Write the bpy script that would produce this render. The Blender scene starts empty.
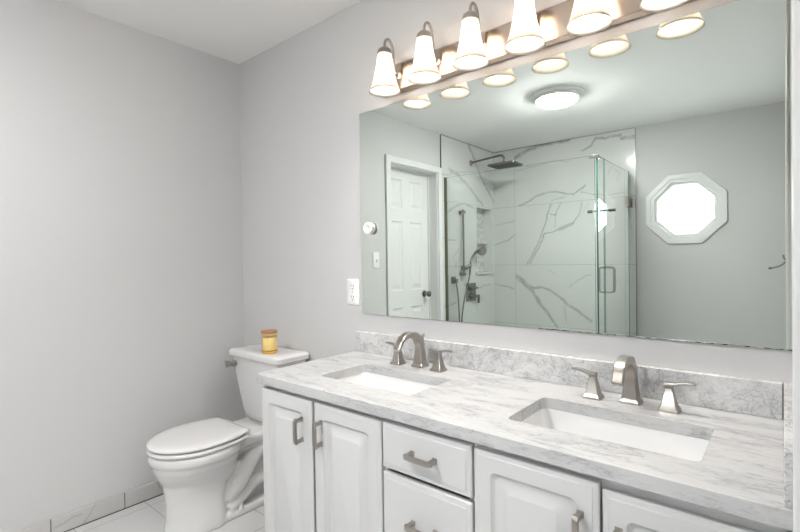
import bpy, bmesh, math, random
from mathutils import Vector, Matrix
random.seed(4)
SC = bpy.context.scene
COL = SC.collection
PI = math.pi

# ------------------------------------------------------------------ camera
cam_d = bpy.data.cameras.new('camera')
cam = bpy.data.objects.new('camera', cam_d)
COL.objects.link(cam)
YAW, PITCH, ROLL = .6936, -.0131, -.0147
cam_d.sensor_fit = 'HORIZONTAL'
cam_d.sensor_width = 36.0
cam_d.lens = 461.0142 / 800 * 36.0
cam_d.clip_start = .005
cam_d.clip_end = 100
_s, _c = math.sin(YAW), math.cos(YAW)
_cp, _sp = math.cos(PITCH), math.sin(PITCH)
fw = Vector((-_s * _cp, _c * _cp, _sp))
rt = Vector((_c, _s, 0))
up = rt.cross(fw)
cr, sr = math.cos(ROLL), math.sin(ROLL)
rx = rt * cr + up * sr
ux = up * cr - rt * sr
m = Matrix((rx, ux, -fw)).transposed().to_4x4()
m.translation = Vector((2.5087, -1.5321, 1.207))
cam.matrix_world = m
SC.camera = cam

# ------------------------------------------------------------------ world, light, exposure
w = bpy.data.worlds.new('world')
SC.world = w
w.use_nodes = True
w.node_tree.nodes['Background'].inputs[0].default_value = (.93, .97, 1, 1)
w.node_tree.nodes['Background'].inputs[1].default_value = 24.0
SC.view_settings.view_transform = 'Standard'
SC.view_settings.look = 'None'
SC.view_settings.gamma = 1
SC.view_settings.use_curve_mapping = False
SC.view_settings.exposure = 0.95
BULB_W = 265.0        # glow of each vanity bulb
CEIL_W = 111.0        # glow of the ceiling fixture's lens
TOP_FILL_W = 4.0         # unseen fill lamp, added in the hall behind the camera
SIDE_FILL_W = 8.0          # fill panel added at the hall's far wall, behind the camera
SC.cycles.max_bounces = 12
SC.cycles.diffuse_bounces = 6
SC.cycles.glossy_bounces = 6
SC.cycles.transparent_max_bounces = 16
SC.cycles.sample_clamp_indirect = 6
SC.cycles.caustics_reflective = False
SC.cycles.caustics_refractive = False

# room measures (metres)
D, H, RX = 3.161, 2.395, 2.53


# ------------------------------------------------------------------ materials
class NT:
    def __init__(s, name):
        s.m = bpy.data.materials.new(name)
        s.m.use_nodes = True
        s.t = s.m.node_tree
        s.b = s.t.nodes['Principled BSDF']
        s.out = s.t.nodes['Material Output']

    def n(s, typ, props=None, **ins):
        nd = s.t.nodes.new(typ)
        for k, v in (props or {}).items():
            setattr(nd, k, v)
        for k, v in ins.items():
            key = int(k[1:]) if k[0] == 'i' and k[1:].isdigit() else k
            if hasattr(v, 'is_output') or isinstance(v, bpy.types.NodeSocket):
                s.t.links.new(v, nd.inputs[key])
            else:
                nd.inputs[key].default_value = v
        return nd

    def math(s, op, a, b=0.0, clamp=False):
        return s.n('ShaderNodeMath', {'operation': op, 'use_clamp': clamp}, i0=a, i1=b).outputs[0]

    def ramp(s, fac, stops, interp='LINEAR'):
        nd = s.n('ShaderNodeValToRGB')
        nd.color_ramp.interpolation = interp
        e = nd.color_ramp.elements
        while len(e) < len(stops):
            e.new(.5)
        for x, (p, c) in zip(e, stops):
            x.position = p
            x.color = (c, c, c, 1) if not isinstance(c, tuple) else (*c, 1)
        s.t.links.new(fac, nd.inputs[0])
        return nd.outputs[0]

    def mix(s, f, a, b):
        nd = s.t.nodes.new('ShaderNodeMix')
        nd.data_type = 'RGBA'
        for sock, v in ((nd.inputs[0], f), (nd.inputs[6], a), (nd.inputs[7], b)):
            if isinstance(v, bpy.types.NodeSocket):
                s.t.links.new(v, sock)
            else:
                sock.default_value = v if not isinstance(v, tuple) or len(v) == 4 else (*v, 1)
        return nd.outputs[2]

    def pos(s):
        return s.n('ShaderNodeNewGeometry').outputs['Position']

    def set(s, **k):
        for a, v in k.items():
            a = a.replace('_', ' ')
            if isinstance(v, bpy.types.NodeSocket):
                s.t.links.new(v, s.b.inputs[a])
            else:
                s.b.inputs[a].default_value = (*v, 1) if isinstance(v, tuple) and len(v) == 3 else v
        return s

    def bump(s, h, strength=.1, dist=.002):
        nd = s.n('ShaderNodeBump', None, Strength=strength, Distance=dist, Height=h)
        s.t.links.new(nd.outputs[0], s.b.inputs['Normal'])


def simple(name, col, rough=.5, metal=0, spec=.5, coat=0, noise=0):
    t = NT(name)
    t.set(Base_Color=col, Roughness=rough, Metallic=metal)
    t.b.inputs['Specular IOR Level'].default_value = spec
    t.b.inputs['Coat Weight'].default_value = coat
    if noise:
        nz = t.n('ShaderNodeTexNoise', None, Vector=t.pos(), Scale=noise)
        t.set(Roughness=t.math('ADD', t.math('MULTIPLY', nz.outputs[0], .12), rough - .06))
    return t.m


def paint(name, col, rough=.6):
    t = NT(name)
    p = t.pos()
    nz = t.n('ShaderNodeTexNoise', None, Vector=p, Scale=260.0, Detail=2.0)
    big = t.n('ShaderNodeTexNoise', None, Vector=p, Scale=1.3, Detail=2.0)
    c2 = tuple(x * .97 for x in col)
    t.set(Base_Color=t.mix(big.outputs[0], col, c2), Roughness=rough)
    t.b.inputs['Specular IOR Level'].default_value = .25
    t.bump(nz.outputs[0], .04, .001)
    return t.m


def marble(name, scale, rot, base, body, lines, warp=.45, cell=5.5, cover=0.0):
    """grey veined white marble; the coordinate scale draws the veins out along the slab"""
    t = NT(name)
    mp = t.n('ShaderNodeMapping', None, Vector=t.pos())
    mp.inputs['Scale'].default_value = scale
    mp.inputs['Rotation'].default_value = rot
    v = mp.outputs[0]
    wz = t.n('ShaderNodeTexNoise', None, Vector=v, Scale=3.0, Detail=5.0, Roughness=.62)
    off = t.n('ShaderNodeVectorMath', {'operation': 'SCALE'}, i0=wz.outputs['Color'])
    off.inputs['Scale'].default_value = warp
    vv = t.n('ShaderNodeVectorMath', {'operation': 'ADD'}, i0=v, i1=off.outputs[0]).outputs[0]
    cloud = t.n('ShaderNodeTexNoise', None, Vector=vv, Scale=4.2, Detail=8.0, Roughness=.68)
    fine = t.n('ShaderNodeTexNoise', None, Vector=vv, Scale=9.0, Detail=6.0, Roughness=.6)
    vor = t.n('ShaderNodeTexVoronoi', {'feature': 'DISTANCE_TO_EDGE'}, Vector=vv, Scale=cell)
    vein = t.ramp(vor.outputs['Distance'], [(0, 1.0), (.045, 0.0)])
    ridge = t.math('ABSOLUTE', t.math('SUBTRACT', fine.outputs[0], .5))
    thin = t.ramp(ridge, [(0, 1.0), (.03, 0.0)])
    m1 = t.ramp(cloud.outputs[0], [(.47 - cover, 0.0), (.72 - cover * .6, 1.0)])
    m2 = t.ramp(cloud.outputs[0], [(.40 - cover, 0.0), (.60 - cover, 1.0)])
    g = t.math('MULTIPLY', m1, body)
    g = t.math('ADD', g, t.math('MULTIPLY', t.math('MULTIPLY', vein, m2), lines))
    g = t.math('ADD', g, t.math('MULTIPLY', t.math('MULTIPLY', thin, m2), lines), clamp=True)
    t.set(Base_Color=t.mix(g, (*base, 1), (.33, .335, .34, 1)), Roughness=.16)
    return t.m


def seg_veins(t, pts2, uvz, veins, warp=.018):
    """darkness 0..1 of hand placed veins: polylines (points, half width, strength) in wall coordinates"""
    p = t.pos()
    nz = t.n('ShaderNodeTexNoise', None, Vector=p, Scale=7.0, Detail=4.0, Roughness=.6)
    o = t.n('ShaderNodeVectorMath', {'operation': 'SUBTRACT'}, i0=nz.outputs['Color'], i1=(.5, .5, .5)).outputs[0]
    o = t.n('ShaderNodeVectorMath', {'operation': 'SCALE'}, i0=o)
    o.inputs['Scale'].default_value = warp * 4
    p = t.n('ShaderNodeVectorMath', {'operation': 'ADD'}, i0=p, i1=o.outputs[0]).outputs[0]
    p = t.n('ShaderNodeVectorMath', {'operation': 'MULTIPLY'}, i0=p, i1=uvz).outputs[0]
    tot = None
    for pts, wd, st in veins:
        dmin = None
        for a, b in zip(pts, pts[1:]):
            a, b = Vector(a), Vector(b)
            ba = b - a
            pa = t.n('ShaderNodeVectorMath', {'operation': 'SUBTRACT'}, i0=p, i1=tuple(a)).outputs[0]
            dt = t.n('ShaderNodeVectorMath', {'operation': 'DOT_PRODUCT'}, i0=pa, i1=tuple(ba / ba.length_squared)).outputs['Value']
            h = t.math('ADD', dt, 0.0, True)
            q = t.n('ShaderNodeVectorMath', {'operation': 'SCALE'}, i0=tuple(ba))
            t.t.links.new(h, q.inputs['Scale'])
            d = t.n('ShaderNodeVectorMath', {'operation': 'DISTANCE'}, i0=pa, i1=q.outputs[0]).outputs['Value']
            dmin = d if dmin is None else t.math('MINIMUM', dmin, d)
        f = t.math('SUBTRACT', 1.0, t.math('DIVIDE', dmin, wd), True)
        f = t.math('MULTIPLY', t.math('MULTIPLY', f, 1.8, True), st)
        tot = f if tot is None else t.math('MAXIMUM', tot, f)
    br = t.n('ShaderNodeTexNoise', None, Vector=p, Scale=16.0, Detail=3.0)
    return t.math('MULTIPLY', tot, t.ramp(br.outputs[0], [(.3, .45), (.6, 1.0)]))


def grout(t, axis_lines, wd):
    """1 on the joints: axis_lines = list of (axis 0/1/2, coordinate)"""
    xyz = t.n('ShaderNodeSeparateXYZ', None, i0=t.pos()).outputs
    tot = None
    for ax, c in axis_lines:
        f = t.math('LESS_THAN', t.math('ABSOLUTE', t.math('SUBTRACT', xyz[ax], c)), wd)
        tot = f if tot is None else t.math('MAXIMUM', tot, f)
    return tot


def tile(name, veins, uvz, lines, base=(.62, .625, .618), vein=(.30, .31, .305), joint=(.36, .37, .36), rough=.12, jw=.0022):
    t = NT(name)
    cl = t.n('ShaderNodeTexNoise', None, Vector=t.pos(), Scale=2.2, Detail=6.0, Roughness=.65)
    c = t.mix(t.ramp(cl.outputs[0], [(.45, 0.0), (.75, .35)]), (*base, 1), (*[x * .86 for x in base], 1))
    if veins:
        c = t.mix(seg_veins(t, None, uvz, veins), c, (*vein, 1))
    g = grout(t, lines, jw)
    c = t.mix(g, c, (*joint, 1))
    t.set(Base_Color=c, Roughness=t.math('ADD', t.math('MULTIPLY', g, .5), rough))
    t.b.inputs['Specular IOR Level'].default_value = .4
    return t.m


def glass_sheet(name, tint, refl=1.7):
    """clear sheet: what passes through is tinted, the rest mirrors (Fresnel)"""
    t = NT(name)
    tr = t.n('ShaderNodeBsdfTransparent', None, Color=(*tint, 1))
    gl = t.n('ShaderNodeBsdfGlossy', None, Color=(1, 1, 1, 1), Roughness=0.0)
    fr = t.n('ShaderNodeFresnel', None, IOR=1.5)
    bk = t.n('ShaderNodeNewGeometry').outputs['Backfacing']
    f = t.math('MULTIPLY', t.math('MULTIPLY', fr.outputs[0], refl, True), t.math('SUBTRACT', 1.0, bk))
    mx = t.n('ShaderNodeMixShader', None, i0=f, i1=tr.outputs[0], i2=gl.outputs[0])
    t.t.links.new(mx.outputs[0], t.out.inputs[0])
    return t.m


def emit(name, col, st):
    t = NT(name)
    t.set(Base_Color=(.8, .8, .8), Emission_Color=col, Emission_Strength=st)
    return t.m


def shade_glass():
    t = NT('frosted_shade_glass')
    tl = t.n('ShaderNodeBsdfTranslucent', None, Color=(.72, .655, .59, 1))
    df = t.n('ShaderNodeBsdfDiffuse', None, Color=(.80, .77, .72, 1))
    gl = t.n('ShaderNodeBsdfGlossy', None, Color=(1, 1, 1, 1), Roughness=.25)
    a = t.n('ShaderNodeMixShader', None, i0=.15, i1=tl.outputs[0], i2=df.outputs[0])
    b = t.n('ShaderNodeMixShader', None, i0=.06, i1=a.outputs[0], i2=gl.outputs[0])
    t.t.links.new(b.outputs[0], t.out.inputs[0])
    return t.m


def mirror_mat():
    t = NT('mirror_silver')
    gl = t.n('ShaderNodeBsdfGlossy', None, Color=(.835, .90, .852, 1), Roughness=0.0)
    t.t.links.new(gl.outputs[0], t.out.inputs[0])
    return t.m


def tarnish_mat():
    t = NT('tarnished_mirror_edge')
    nz = t.n('ShaderNodeTexNoise', None, Vector=t.pos(), Scale=60.0, Detail=4.0, Roughness=.7)
    c = t.ramp(nz.outputs[0], [(.40, (.05, .055, .05)), (.52, (.45, .48, .45)), (.62, (.75, .8, .77))])
    t.set(Base_Color=c, Metallic=.6, Roughness=.25)
    return t.m


def wood_mat():
    t = NT('lid_wood')
    mp = t.n('ShaderNodeMapping', None, Vector=t.pos())
    mp.inputs['Scale'].default_value = (30, 220, 220)
    nz = t.n('ShaderNodeTexNoise', None, Vector=mp.outputs[0], Scale=1.0, Detail=4.0)
    t.set(Base_Color=t.ramp(nz.outputs[0], [(.3, (.30, .12, .04)), (.7, (.50, .24, .09))]), Roughness=.45)
    return t.m


def mosaic_mat():
    t = NT('mosaic_marble')
    p = t.pos()
    vo = t.n('ShaderNodeTexVoronoi', {'feature': 'DISTANCE_TO_EDGE'}, Vector=p, Scale=42.0)
    ce = t.n('ShaderNodeTexVoronoi', None, Vector=p, Scale=42.0)
    sp = t.n('ShaderNodeSeparateColor', None, i0=ce.outputs['Color']).outputs[0]
    c = t.ramp(sp, [(.2, (.45, .46, .45)), (.5, (.66, .67, .66)), (.9, (.78, .78, .77))])
    g = t.ramp(vo.outputs['Distance'], [(.03, 1.0), (.06, 0.0)])
    t.set(Base_Color=t.mix(g, c, (.55, .56, .55, 1)), Roughness=.3)
    return t.m


M = {}
M['wall'] = paint('grey_wall_paint', (.56, .556, .556))
M['ceiling'] = paint('ceiling_paint', (.88, .876, .872), .7)
M['trim'] = simple('white_trim_paint', (.66, .66, .657), .4)
M['cabinet'] = simple('white_cabinet_lacquer', (.545, .545, .545), .33)
M['recess'] = simple('cabinet_inside', (.30, .29, .28), .7)
M['porcelain'] = simple('white_porcelain', (.63, .628, .625), .08, coat=.4)
M['basin'] = simple('white_basin_porcelain', (.74, .74, .74), .1, coat=.4)
M['nickel'] = simple('brushed_nickel', (.41, .38, .35), .28, 1)
M['darknickel'] = simple('aged_nickel', (.215, .21, .185), .3, 1)
M['channel'] = simple('bronze_channel', (.20, .185, .14), .35, 1)
M['chrome'] = simple('chrome', (.78, .77, .76), .08, 1)
M['bar'] = simple('polished_nickel_plate', (.56, .46, .385), .2, 1)
M['marble'] = marble('marble_counter', (1.0, 3.4, 3.4), (0, 0, .12), (.505, .505, .507), .74, .62)
M['splash'] = marble('marble_splash', (2.4, 2.4, 2.6), (.3, .2, .12), (.63, .63, .63), .6, .6, .6, 7.5, .11)
M['plastic'] = simple('white_plastic', (.78, .78, .77), .35)
M['slot'] = simple('dark_slot', (.02, .02, .02), .6)
M['lens'] = emit('lamp_lens', (1, .993, .985), CEIL_W)
M['fill_lens'] = emit('fill_lamp_lens', (1, .985, .96), 9.0)  # glowing lens of the added hall fill lamp
M['bulb'] = emit('bulb_glow', (1, .95, .88), BULB_W)
M['shade'] = shade_glass()
M['mirror'] = mirror_mat()
M['mirror_side'] = simple('mirror_glass_side', (.10, .16, .13), .2)
M['tarnish'] = tarnish_mat()
M['sheet'] = glass_sheet('shower_glass', (.985, .995, .988))
M['pane'] = glass_sheet('window_glass', (.97, .98, .97))
M['glass_edge'] = simple('green_glass_edge', (.045, .13, .10), .1)
M['wood'] = wood_mat()
M['wax'] = simple('cream_wax', (.88, .78, .56), .5)
M['amber'] = glass_sheet('amber_glass', (.99, .945, .80))
M['amber_base'] = simple('amber_glass_base', (.72, .40, .05), .08)
M['print'] = simple('jar_print', (.38, .22, .05), .6)
M['mosaic'] = mosaic_mat()
M['grout'] = simple('dark_joint', (.10, .095, .09), .8)
M['hall'] = paint('hall_paint', (.72, .715, .70))
M['rubber'] = simple('dark_nozzles', (.05, .055, .05), .5)

# floor tile, tile baseboard, shower tile ---------------------------------------------------
fl_lines = [(0, .075)] + [(0, .075 + .61 * i) for i in range(1, 5)] + [(1, -.28 - .305 * i) for i in range(10)]
M['floor'] = tile('floor_tile', [([(.15, -.3, 0), (.35, -.62, 0), (.62, -.95, 0)], .012, .35),
                                 ([(1.0, -1.0, 0), (1.6, -1.3, 0), (2.1, -1.2, 0)], .014, .4)], (1, 1, 0), fl_lines,
                  base=(.58, .576, .57), joint=(.30, .29, .28), rough=.2)
bb_lines = [(1, -.675 + .298 * i) for i in range(-8, 3)]
M['base_tile'] = tile('baseboard_tile', [([(0, -.53, .08), (0, -.515, .045), (0, -.48, .0)], .006, .9),
                                         ([(0, -.80, .08), (0, -.83, .045), (0, -.86, .0)], .005, .5),
                                         ([(0, -.86, .055), (0, -.90, .06), (0, -.96, .03)], .006, .5)], (0, 1, 1), bb_lines,
                      base=(.50, .49, .48), vein=(.28, .31, .29), joint=(.10, .10, .10), rough=.25, jw=.0022)


BV = []   # back wall veins (x, z)
BV = [([(0.27, -0.0, 2.292), (0.433, -0.0, 2.367), (0.619, -0.0, 2.386), (0.852, -0.0, 2.393)], 0.026, 0.85), ([(0.981, -0.0, 2.259), (1.071, -0.0, 2.29), (1.125, -0.0, 2.354), (1.211, -0.0, 2.344), (1.345, -0.0, 2.358)], 0.015, 0.8), ([(1.353, -0.0, 2.322), (1.457, -0.0, 2.303)], 0.025, 0.7), ([(0.323, -0.0, 1.767), (0.427, -0.0, 1.818), (0.613, -0.0, 1.889), (0.713, -0.0, 1.892), (0.809, -0.0, 1.859), (0.903, -0.0, 1.84), (0.959, -0.0, 1.871), (1.014, -0.0, 1.911)], 0.014, 0.75), ([(0.672, -0.0, 1.786), (0.809, -0.0, 1.83)], 0.008, 0.5), ([(0.977, -0.0, 1.851), (1.085, -0.0, 1.815), (1.24, -0.0, 1.796), (1.373, -0.0, 1.804)], 0.01, 0.6), ([(0.28, -0.0, 2.162), (0.494, -0.0, 2.173), (0.716, -0.0, 2.211), (0.784, -0.0, 2.182), (0.888, -0.0, 2.18)], 0.007, 0.45), ([(1.225, -0.0, 1.995), (1.259, -0.0, 2.062), (1.326, -0.0, 2.0), (1.308, -0.0, 1.913)], 0.008, 0.5), ([(0.662, -0.0, 1.762), (0.621, -0.0, 1.639), (0.568, -0.0, 1.465), (0.505, -0.0, 1.309), (0.397, -0.0, 1.141)], 0.011, 0.8), ([(0.779, -0.0, 1.762), (0.71, -0.0, 1.633), (0.655, -0.0, 1.656)], 0.011, 0.75), ([(0.71, -0.0, 1.633), (0.709, -0.0, 1.517)], 0.008, 0.6), ([(0.976, -0.0, 1.753), (0.948, -0.0, 1.634), (0.882, -0.0, 1.545)], 0.01, 0.65), ([(0.882, -0.0, 1.545), (0.748, -0.0, 1.495)], 0.022, 0.8), ([(0.748, -0.0, 1.495), (0.588, -0.0, 1.455), (0.546, -0.0, 1.328), (0.429, -0.0, 1.141)], 0.011, 0.8), ([(1.048, -0.0, 1.737), (0.957, -0.0, 1.615)], 0.006, 0.4), ([(0.001, -0.0, 1.355), (0.159, -0.0, 1.402), (0.26, -0.0, 1.46)], 0.01, 0.7), ([(0.023, -0.0, 1.576), (0.138, -0.0, 1.59), (0.273, -0.0, 1.613)], 0.008, 0.5), ([(0.255, -0.0, 1.016), (0.352, -0.0, 0.956), (0.447, -0.0, 0.868)], 0.036, 0.8), ([(0.447, -0.0, 0.868), (0.539, -0.0, 0.721), (0.718, -0.0, 0.507)], 0.024, 0.75), ([(0.448, -0.0, 0.888), (0.582, -0.0, 0.891), (0.682, -0.0, 0.855), (0.798, -0.0, 0.773), (0.827, -0.0, 0.726)], 0.018, 0.75), ([(0.827, -0.0, 0.726), (0.948, -0.0, 0.657), (1.056, -0.0, 0.58)], 0.022, 0.7), ([(0.857, -0.0, 0.918), (0.951, -0.0, 0.995), (1.024, -0.0, 1.043), (1.069, -0.0, 1.038)], 0.009, 0.5), ([(-0.01, -0.0, 0.918), (0.107, -0.0, 0.91), (0.242, -0.0, 0.872)], 0.01, 0.7), ([(0.798, -0.0, 0.715), (0.806, -0.0, 0.543)], 0.008, 0.5), ([(0.605, -0.0, 1.098), (0.694, -0.0, 1.04)], 0.006, 0.45), ([(1.276, -0.0, 1.009), (1.334, -0.0, 0.974)], 0.008, 0.4)]
LV = []
LV = [([(0.0, -2.619, 2.386), (0.0, -2.767, 2.214), (0.0, -2.903, 2.051), (0.0, -3.109, 1.876), (0.0, -3.173, 1.808)], 0.026, 0.65), ([(0.0, -2.261, 2.092), (0.0, -2.447, 2.033), (0.0, -2.664, 1.924), (0.0, -2.896, 1.786)], 0.024, 0.6), ([(0.0, -2.184, 1.637), (0.0, -2.336, 1.721), (0.0, -2.512, 1.764), (0.0, -2.717, 1.751)], 0.014, 0.55), ([(0.0, -2.114, 2.014), (0.0, -3.117, 2.203)], 0.012, 0.35), ([(0.0, -2.037, 1.413), (0.0, -2.195, 1.408), (0.0, -2.362, 1.394)], 0.012, 0.5), ([(0.0, -2.814, 0.89), (0.0, -2.957, 0.927), (0.0, -3.085, 0.916)], 0.014, 0.5), ([(0.0, -2.147, 0.746), (0.0, -2.348, 0.785)], 0.016, 0.5), ([(0.0, -2.43, 1.31), (0.0, -2.307, 1.235), (0.0, -2.356, 1.141), (0.0, -2.428, 1.215)], 0.012, 0.4)]
rows = [(2, .494), (2, 1.134), (2, 1.768)]
def bv(x0, x1, z0, z1):
    return [v for v in BV if x0 <= sum(p[0] for p in v[0]) / len(v[0]) < x1 and z0 <= sum(p[2] for p in v[0]) / len(v[0]) < z1]


SLABS = [(.262, 1.462, 1.768, H), (.262, 1.462, 1.134, 1.768), (.262, 1.462, 0, 1.134), (.010, .262, 0, H)]
TILE_BACK = [tile('shower_tile_far_wall', bv(*q), (1, 0, 1), rows + [(0, .262)]) for q in SLABS]
M['tile_left'] = tile('shower_tile_side_wall', LV, (0, 1, 1), rows)
M['tile_plain'] = tile('shower_tile_plain', [], (1, 1, 1), [(0, 9.0)])


# ------------------------------------------------------------------ mesh helpers
class MB:
    def __init__(s):
        s.bm = bmesh.new()

    def box(s, a, b, mi=0):
        a, b = Vector(a), Vector(b)
        lo = [min(p, q) for p, q in zip(a, b)]
        hi = [max(p, q) for p, q in zip(a, b)]
        v = [s.bm.verts.new((x, y, z)) for z in (lo[2], hi[2]) for y in (lo[1], hi[1]) for x in (lo[0], hi[0])]
        for f in ((0, 2, 3, 1), (4, 5, 7, 6), (0, 1, 5, 4), (2, 6, 7, 3), (0, 4, 6, 2), (1, 3, 7, 5)):
            fc = s.bm.faces.new([v[i] for i in f])
            fc.material_index = mi
        return s

    def loft(s, rings, cap0=True, cap1=True, closed=True, mi=0):
        R = [[s.bm.verts.new(p) for p in r] for r in rings]
        n = len(R[0])
        for r0, r1 in zip(R, R[1:]):
            for i in range(n if closed else n - 1):
                j = (i + 1) % n
                s.bm.faces.new((r0[i], r0[j], r1[j], r1[i])).material_index = mi
        if cap0:
            s.bm.faces.new(R[0][::-1]).material_index = mi
        if cap1:
            s.bm.faces.new(R[-1]).material_index = mi
        return s

    def lathe(s, prof, c=(0, 0, 0), n=32, axis='Z', cap0=True, cap1=True, mi=0):
        rings = []
        for r, h in prof:
            ring = []
            for i in range(n):
                a = 2 * PI * i / n
                x, y = r * math.cos(a), r * math.sin(a)
                p = {'Z': (x, y, h), 'Y': (x, h, y), 'X': (h, x, y)}[axis]
                ring.append(Vector(p) + Vector(c))
            rings.append(ring)
        return s.loft(rings, cap0, cap1, mi=mi)

    def sweep(s, pts, sec, upv=(0, 0, 1), cap=True, mi=0):
        """sec(k) -> list of (u, v) outline; u along side, v along frame normal"""
        P = [Vector(p) for p in pts]
        rings = []
        nrm = None
        for k, p in enumerate(P):
            tg = (P[min(k + 1, len(P) - 1)] - P[max(k - 1, 0)]).normalized()
            if nrm is None:
                u0 = Vector(upv)
                nrm = (u0 - tg * u0.dot(tg)).normalized()
            else:
                nrm = (nrm - tg * nrm.dot(tg)).normalized()
            sd = tg.cross(nrm)
            rings.append([p + sd * u + nrm * v for u, v in sec(k)])
        return s.loft(rings, cap, cap, mi=mi)

    def tube(s, pts, r, n=12, mi=0, upv=(.13, .3, 1)):
        rr = r if callable(r) else (lambda k: r)
        return s.sweep(pts, lambda k: [(rr(k) * math.cos(2 * PI * i / n), rr(k) * math.sin(2 * PI * i / n)) for i in range(n)], upv, mi=mi)

    def plate(s, outer, holes, f, t0, t1):
        """flat plate with holes: f(u, v, t) -> world point"""
        for t in (t0, t1):
            bm2 = []
            E = []
            for loop in [outer] + holes:
                vs = [s.bm.verts.new(f(u, v, t)) for u, v in loop]
                bm2.append(vs)
                for i in range(len(vs)):
                    E.append(s.bm.edges.new((vs[i], vs[(i + 1) % len(vs)])))
            bmesh.ops.triangle_fill(s.bm, edges=E, use_beauty=True)
            if t == t0:
                first = bm2
        for l0, l1 in zip(first, bm2):
            for i in range(len(l0)):
                j = (i + 1) % len(l0)
                s.bm.faces.new((l0[i], l0[j], l1[j], l1[i]))
        return s

    def build(s, name, mats, parent=None, loc=(0, 0, 0), smooth=None, bevel=0, seg=2, subsurf=0):
        loc = Vector(loc)
        bm = s.bm
        for v in bm.verts:
            v.co -= loc
        bmesh.ops.remove_doubles(bm, verts=bm.verts, dist=1e-6)
        bmesh.ops.recalc_face_normals(bm, faces=bm.faces)
        me = bpy.data.meshes.new(name)
        bm.to_mesh(me)
        bm.free()
        for x in (mats if isinstance(mats, (list, tuple)) else [mats]):
            me.materials.append(x)
        o = bpy.data.objects.new(name, me)
        COL.objects.link(o)
        if parent is None:
            o.location = loc
        else:
            o.parent = parent
        if smooth is not None:
            for p in me.polygons:
                p.use_smooth = True
            me.set_sharp_from_angle(angle=math.radians(smooth))
        if bevel:
            md = o.modifiers.new('bevel', 'BEVEL')
            md.width = bevel
            md.segments = seg
            md.limit_method = 'ANGLE'
            md.angle_limit = math.radians(40)
            for p in me.polygons:
                p.use_smooth = True
            if smooth is None:
                me.set_sharp_from_angle(angle=math.radians(40))
            md.harden_normals = True
        if subsurf:
            md = o.modifiers.new('sub', 'SUBSURF')
            md.levels = md.render_levels = subsurf
        return o


class T:
    """a thing: an Empty at its base; add(part) builds a child in world coordinates"""
    def __init__(s, name, label, cat, loc, group=None):
        s.o = bpy.data.objects.new(name, None)
        s.o.empty_display_size = .05
        COL.objects.link(s.o)
        s.loc = Vector(loc)
        s.o.location = s.loc
        s.o['label'] = label
        s.o['category'] = cat
        if group:
            s.o['group'] = group

    def add(s, name, mb, mats, parent=None, label=None, **k):
        o = mb.build(name, mats, parent or s.o, s.loc, **k)
        if label:
            o['label'] = label
        return o


def tag(o, label, cat, group=None):
    o['label'] = label
    o['category'] = cat
    if group:
        o['group'] = group
    return o


def structure(o):
    o['kind'] = 'structure'
    return o


def rrect(w, h, r, n=5, cx=0, cy=0):
    pts = []
    r = max(min(r, w / 2 - 1e-4, h / 2 - 1e-4), 1e-5)
    for qx, qy, a0 in ((1, 1, 0), (-1, 1, PI / 2), (-1, -1, PI), (1, -1, 1.5 * PI)):
        for i in range(n):
            a = a0 + PI / 2 * i / (n - 1)
            pts.append((cx + qx * (w / 2 - r) + r * math.cos(a), cy + qy * (h / 2 - r) + r * math.sin(a)))
    return pts


def rect(x0, y0, x1, y1):
    return [(x0, y0), (x1, y0), (x1, y1), (x0, y1)]


def bez(p0, p1, p2, p3, n=12):
    p0, p1, p2, p3 = map(Vector, (p0, p1, p2, p3))
    return [p0 * (1 - t) ** 3 + p1 * 3 * t * (1 - t) ** 2 + p2 * 3 * t * t * (1 - t) + p3 * t ** 3 for t in [i / n for i in range(n + 1)]]


def smooth_path(pts, n=8):
    P = [Vector(p) for p in pts]
    out = []
    for i in range(len(P) - 1):
        a, b, c, d = P[max(i - 1, 0)], P[i], P[i + 1], P[min(i + 2, len(P) - 1)]
        for k in range(n):
            t = k / n
            out.append(.5 * ((2 * b) + (c - a) * t + (2 * a - 5 * b + 4 * c - d) * t * t + (3 * b - a - 3 * c + d) * t ** 3))
    out.append(P[-1])
    return out


YZ = lambda u, v, t: (t, u, v)      # plate in a wall x = t
XZ = lambda u, v, t: (u, t, v)      # plate in a wall y = t
XY = lambda u, v, t: (u, v, t)
OCT = lambda r, cx, cz: [(cx + r / math.cos(PI / 8) * math.cos(PI / 8 + i * PI / 4), cz + r / math.cos(PI / 8) * math.sin(PI / 8 + i * PI / 4)) for i in range(8)]

# ------------------------------------------------------------------ room shell
HX = 4.1      # far side of the hall
WX, WZ = 1.851, 1.616                      # octagon window centre
structure(MB().box((-.6, -D - .15, -.12), (HX + .1, .15, 0)).build('floor', M['floor']))
structure(MB().box((-.6, -D - .15, H), (HX + .1, .15, H + .12)).build('ceiling', M['ceiling']))
structure(MB().box((-.6, 0, 0), (HX + .1, .15, H)).build('wall_back', M['wall']))
N0, N1, NZ0, NZ1 = -3.085, -2.763, 1.052, 1.755      # niche
structure(MB().plate([(.15, 0), (-1.3719, 0), (-1.3719, 2.0251), (-2.0721, 2.0251), (-2.0721, 0), (-D - .15, 0), (-D - .15, H), (.15, H)],
                     [rect(N0, NZ0, N1, NZ1)][::1], lambda u, v, t: (t, u, v), 0, -.15).build('wall_left', M['wall']))
structure(MB().plate(rect(-.6, 0, HX + .1, H), [OCT(.235, WX, WZ)], XZ, -D, -D - .15).build('wall_front', M['wall']))
DY0, DY1 = -.69, -1.78                     # doorway the picture is taken through
structure(MB().plate([(.15, 0), (DY0, 0), (DY0, 2.06), (DY1, 2.06), (DY1, 0), (-D - .15, 0), (-D - .15, H), (.15, H)], [], YZ, RX, RX + .12).build('wall_right', M['wall']))
structure(MB().box((HX, -D - .15, 0), (HX + .12, .15, H)).build('wall_hall', M['hall']))
structure(MB().box((-.55, -2.3, 0), (-.45, -1.1, H)).build('wall_closet', M['hall']))
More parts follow.
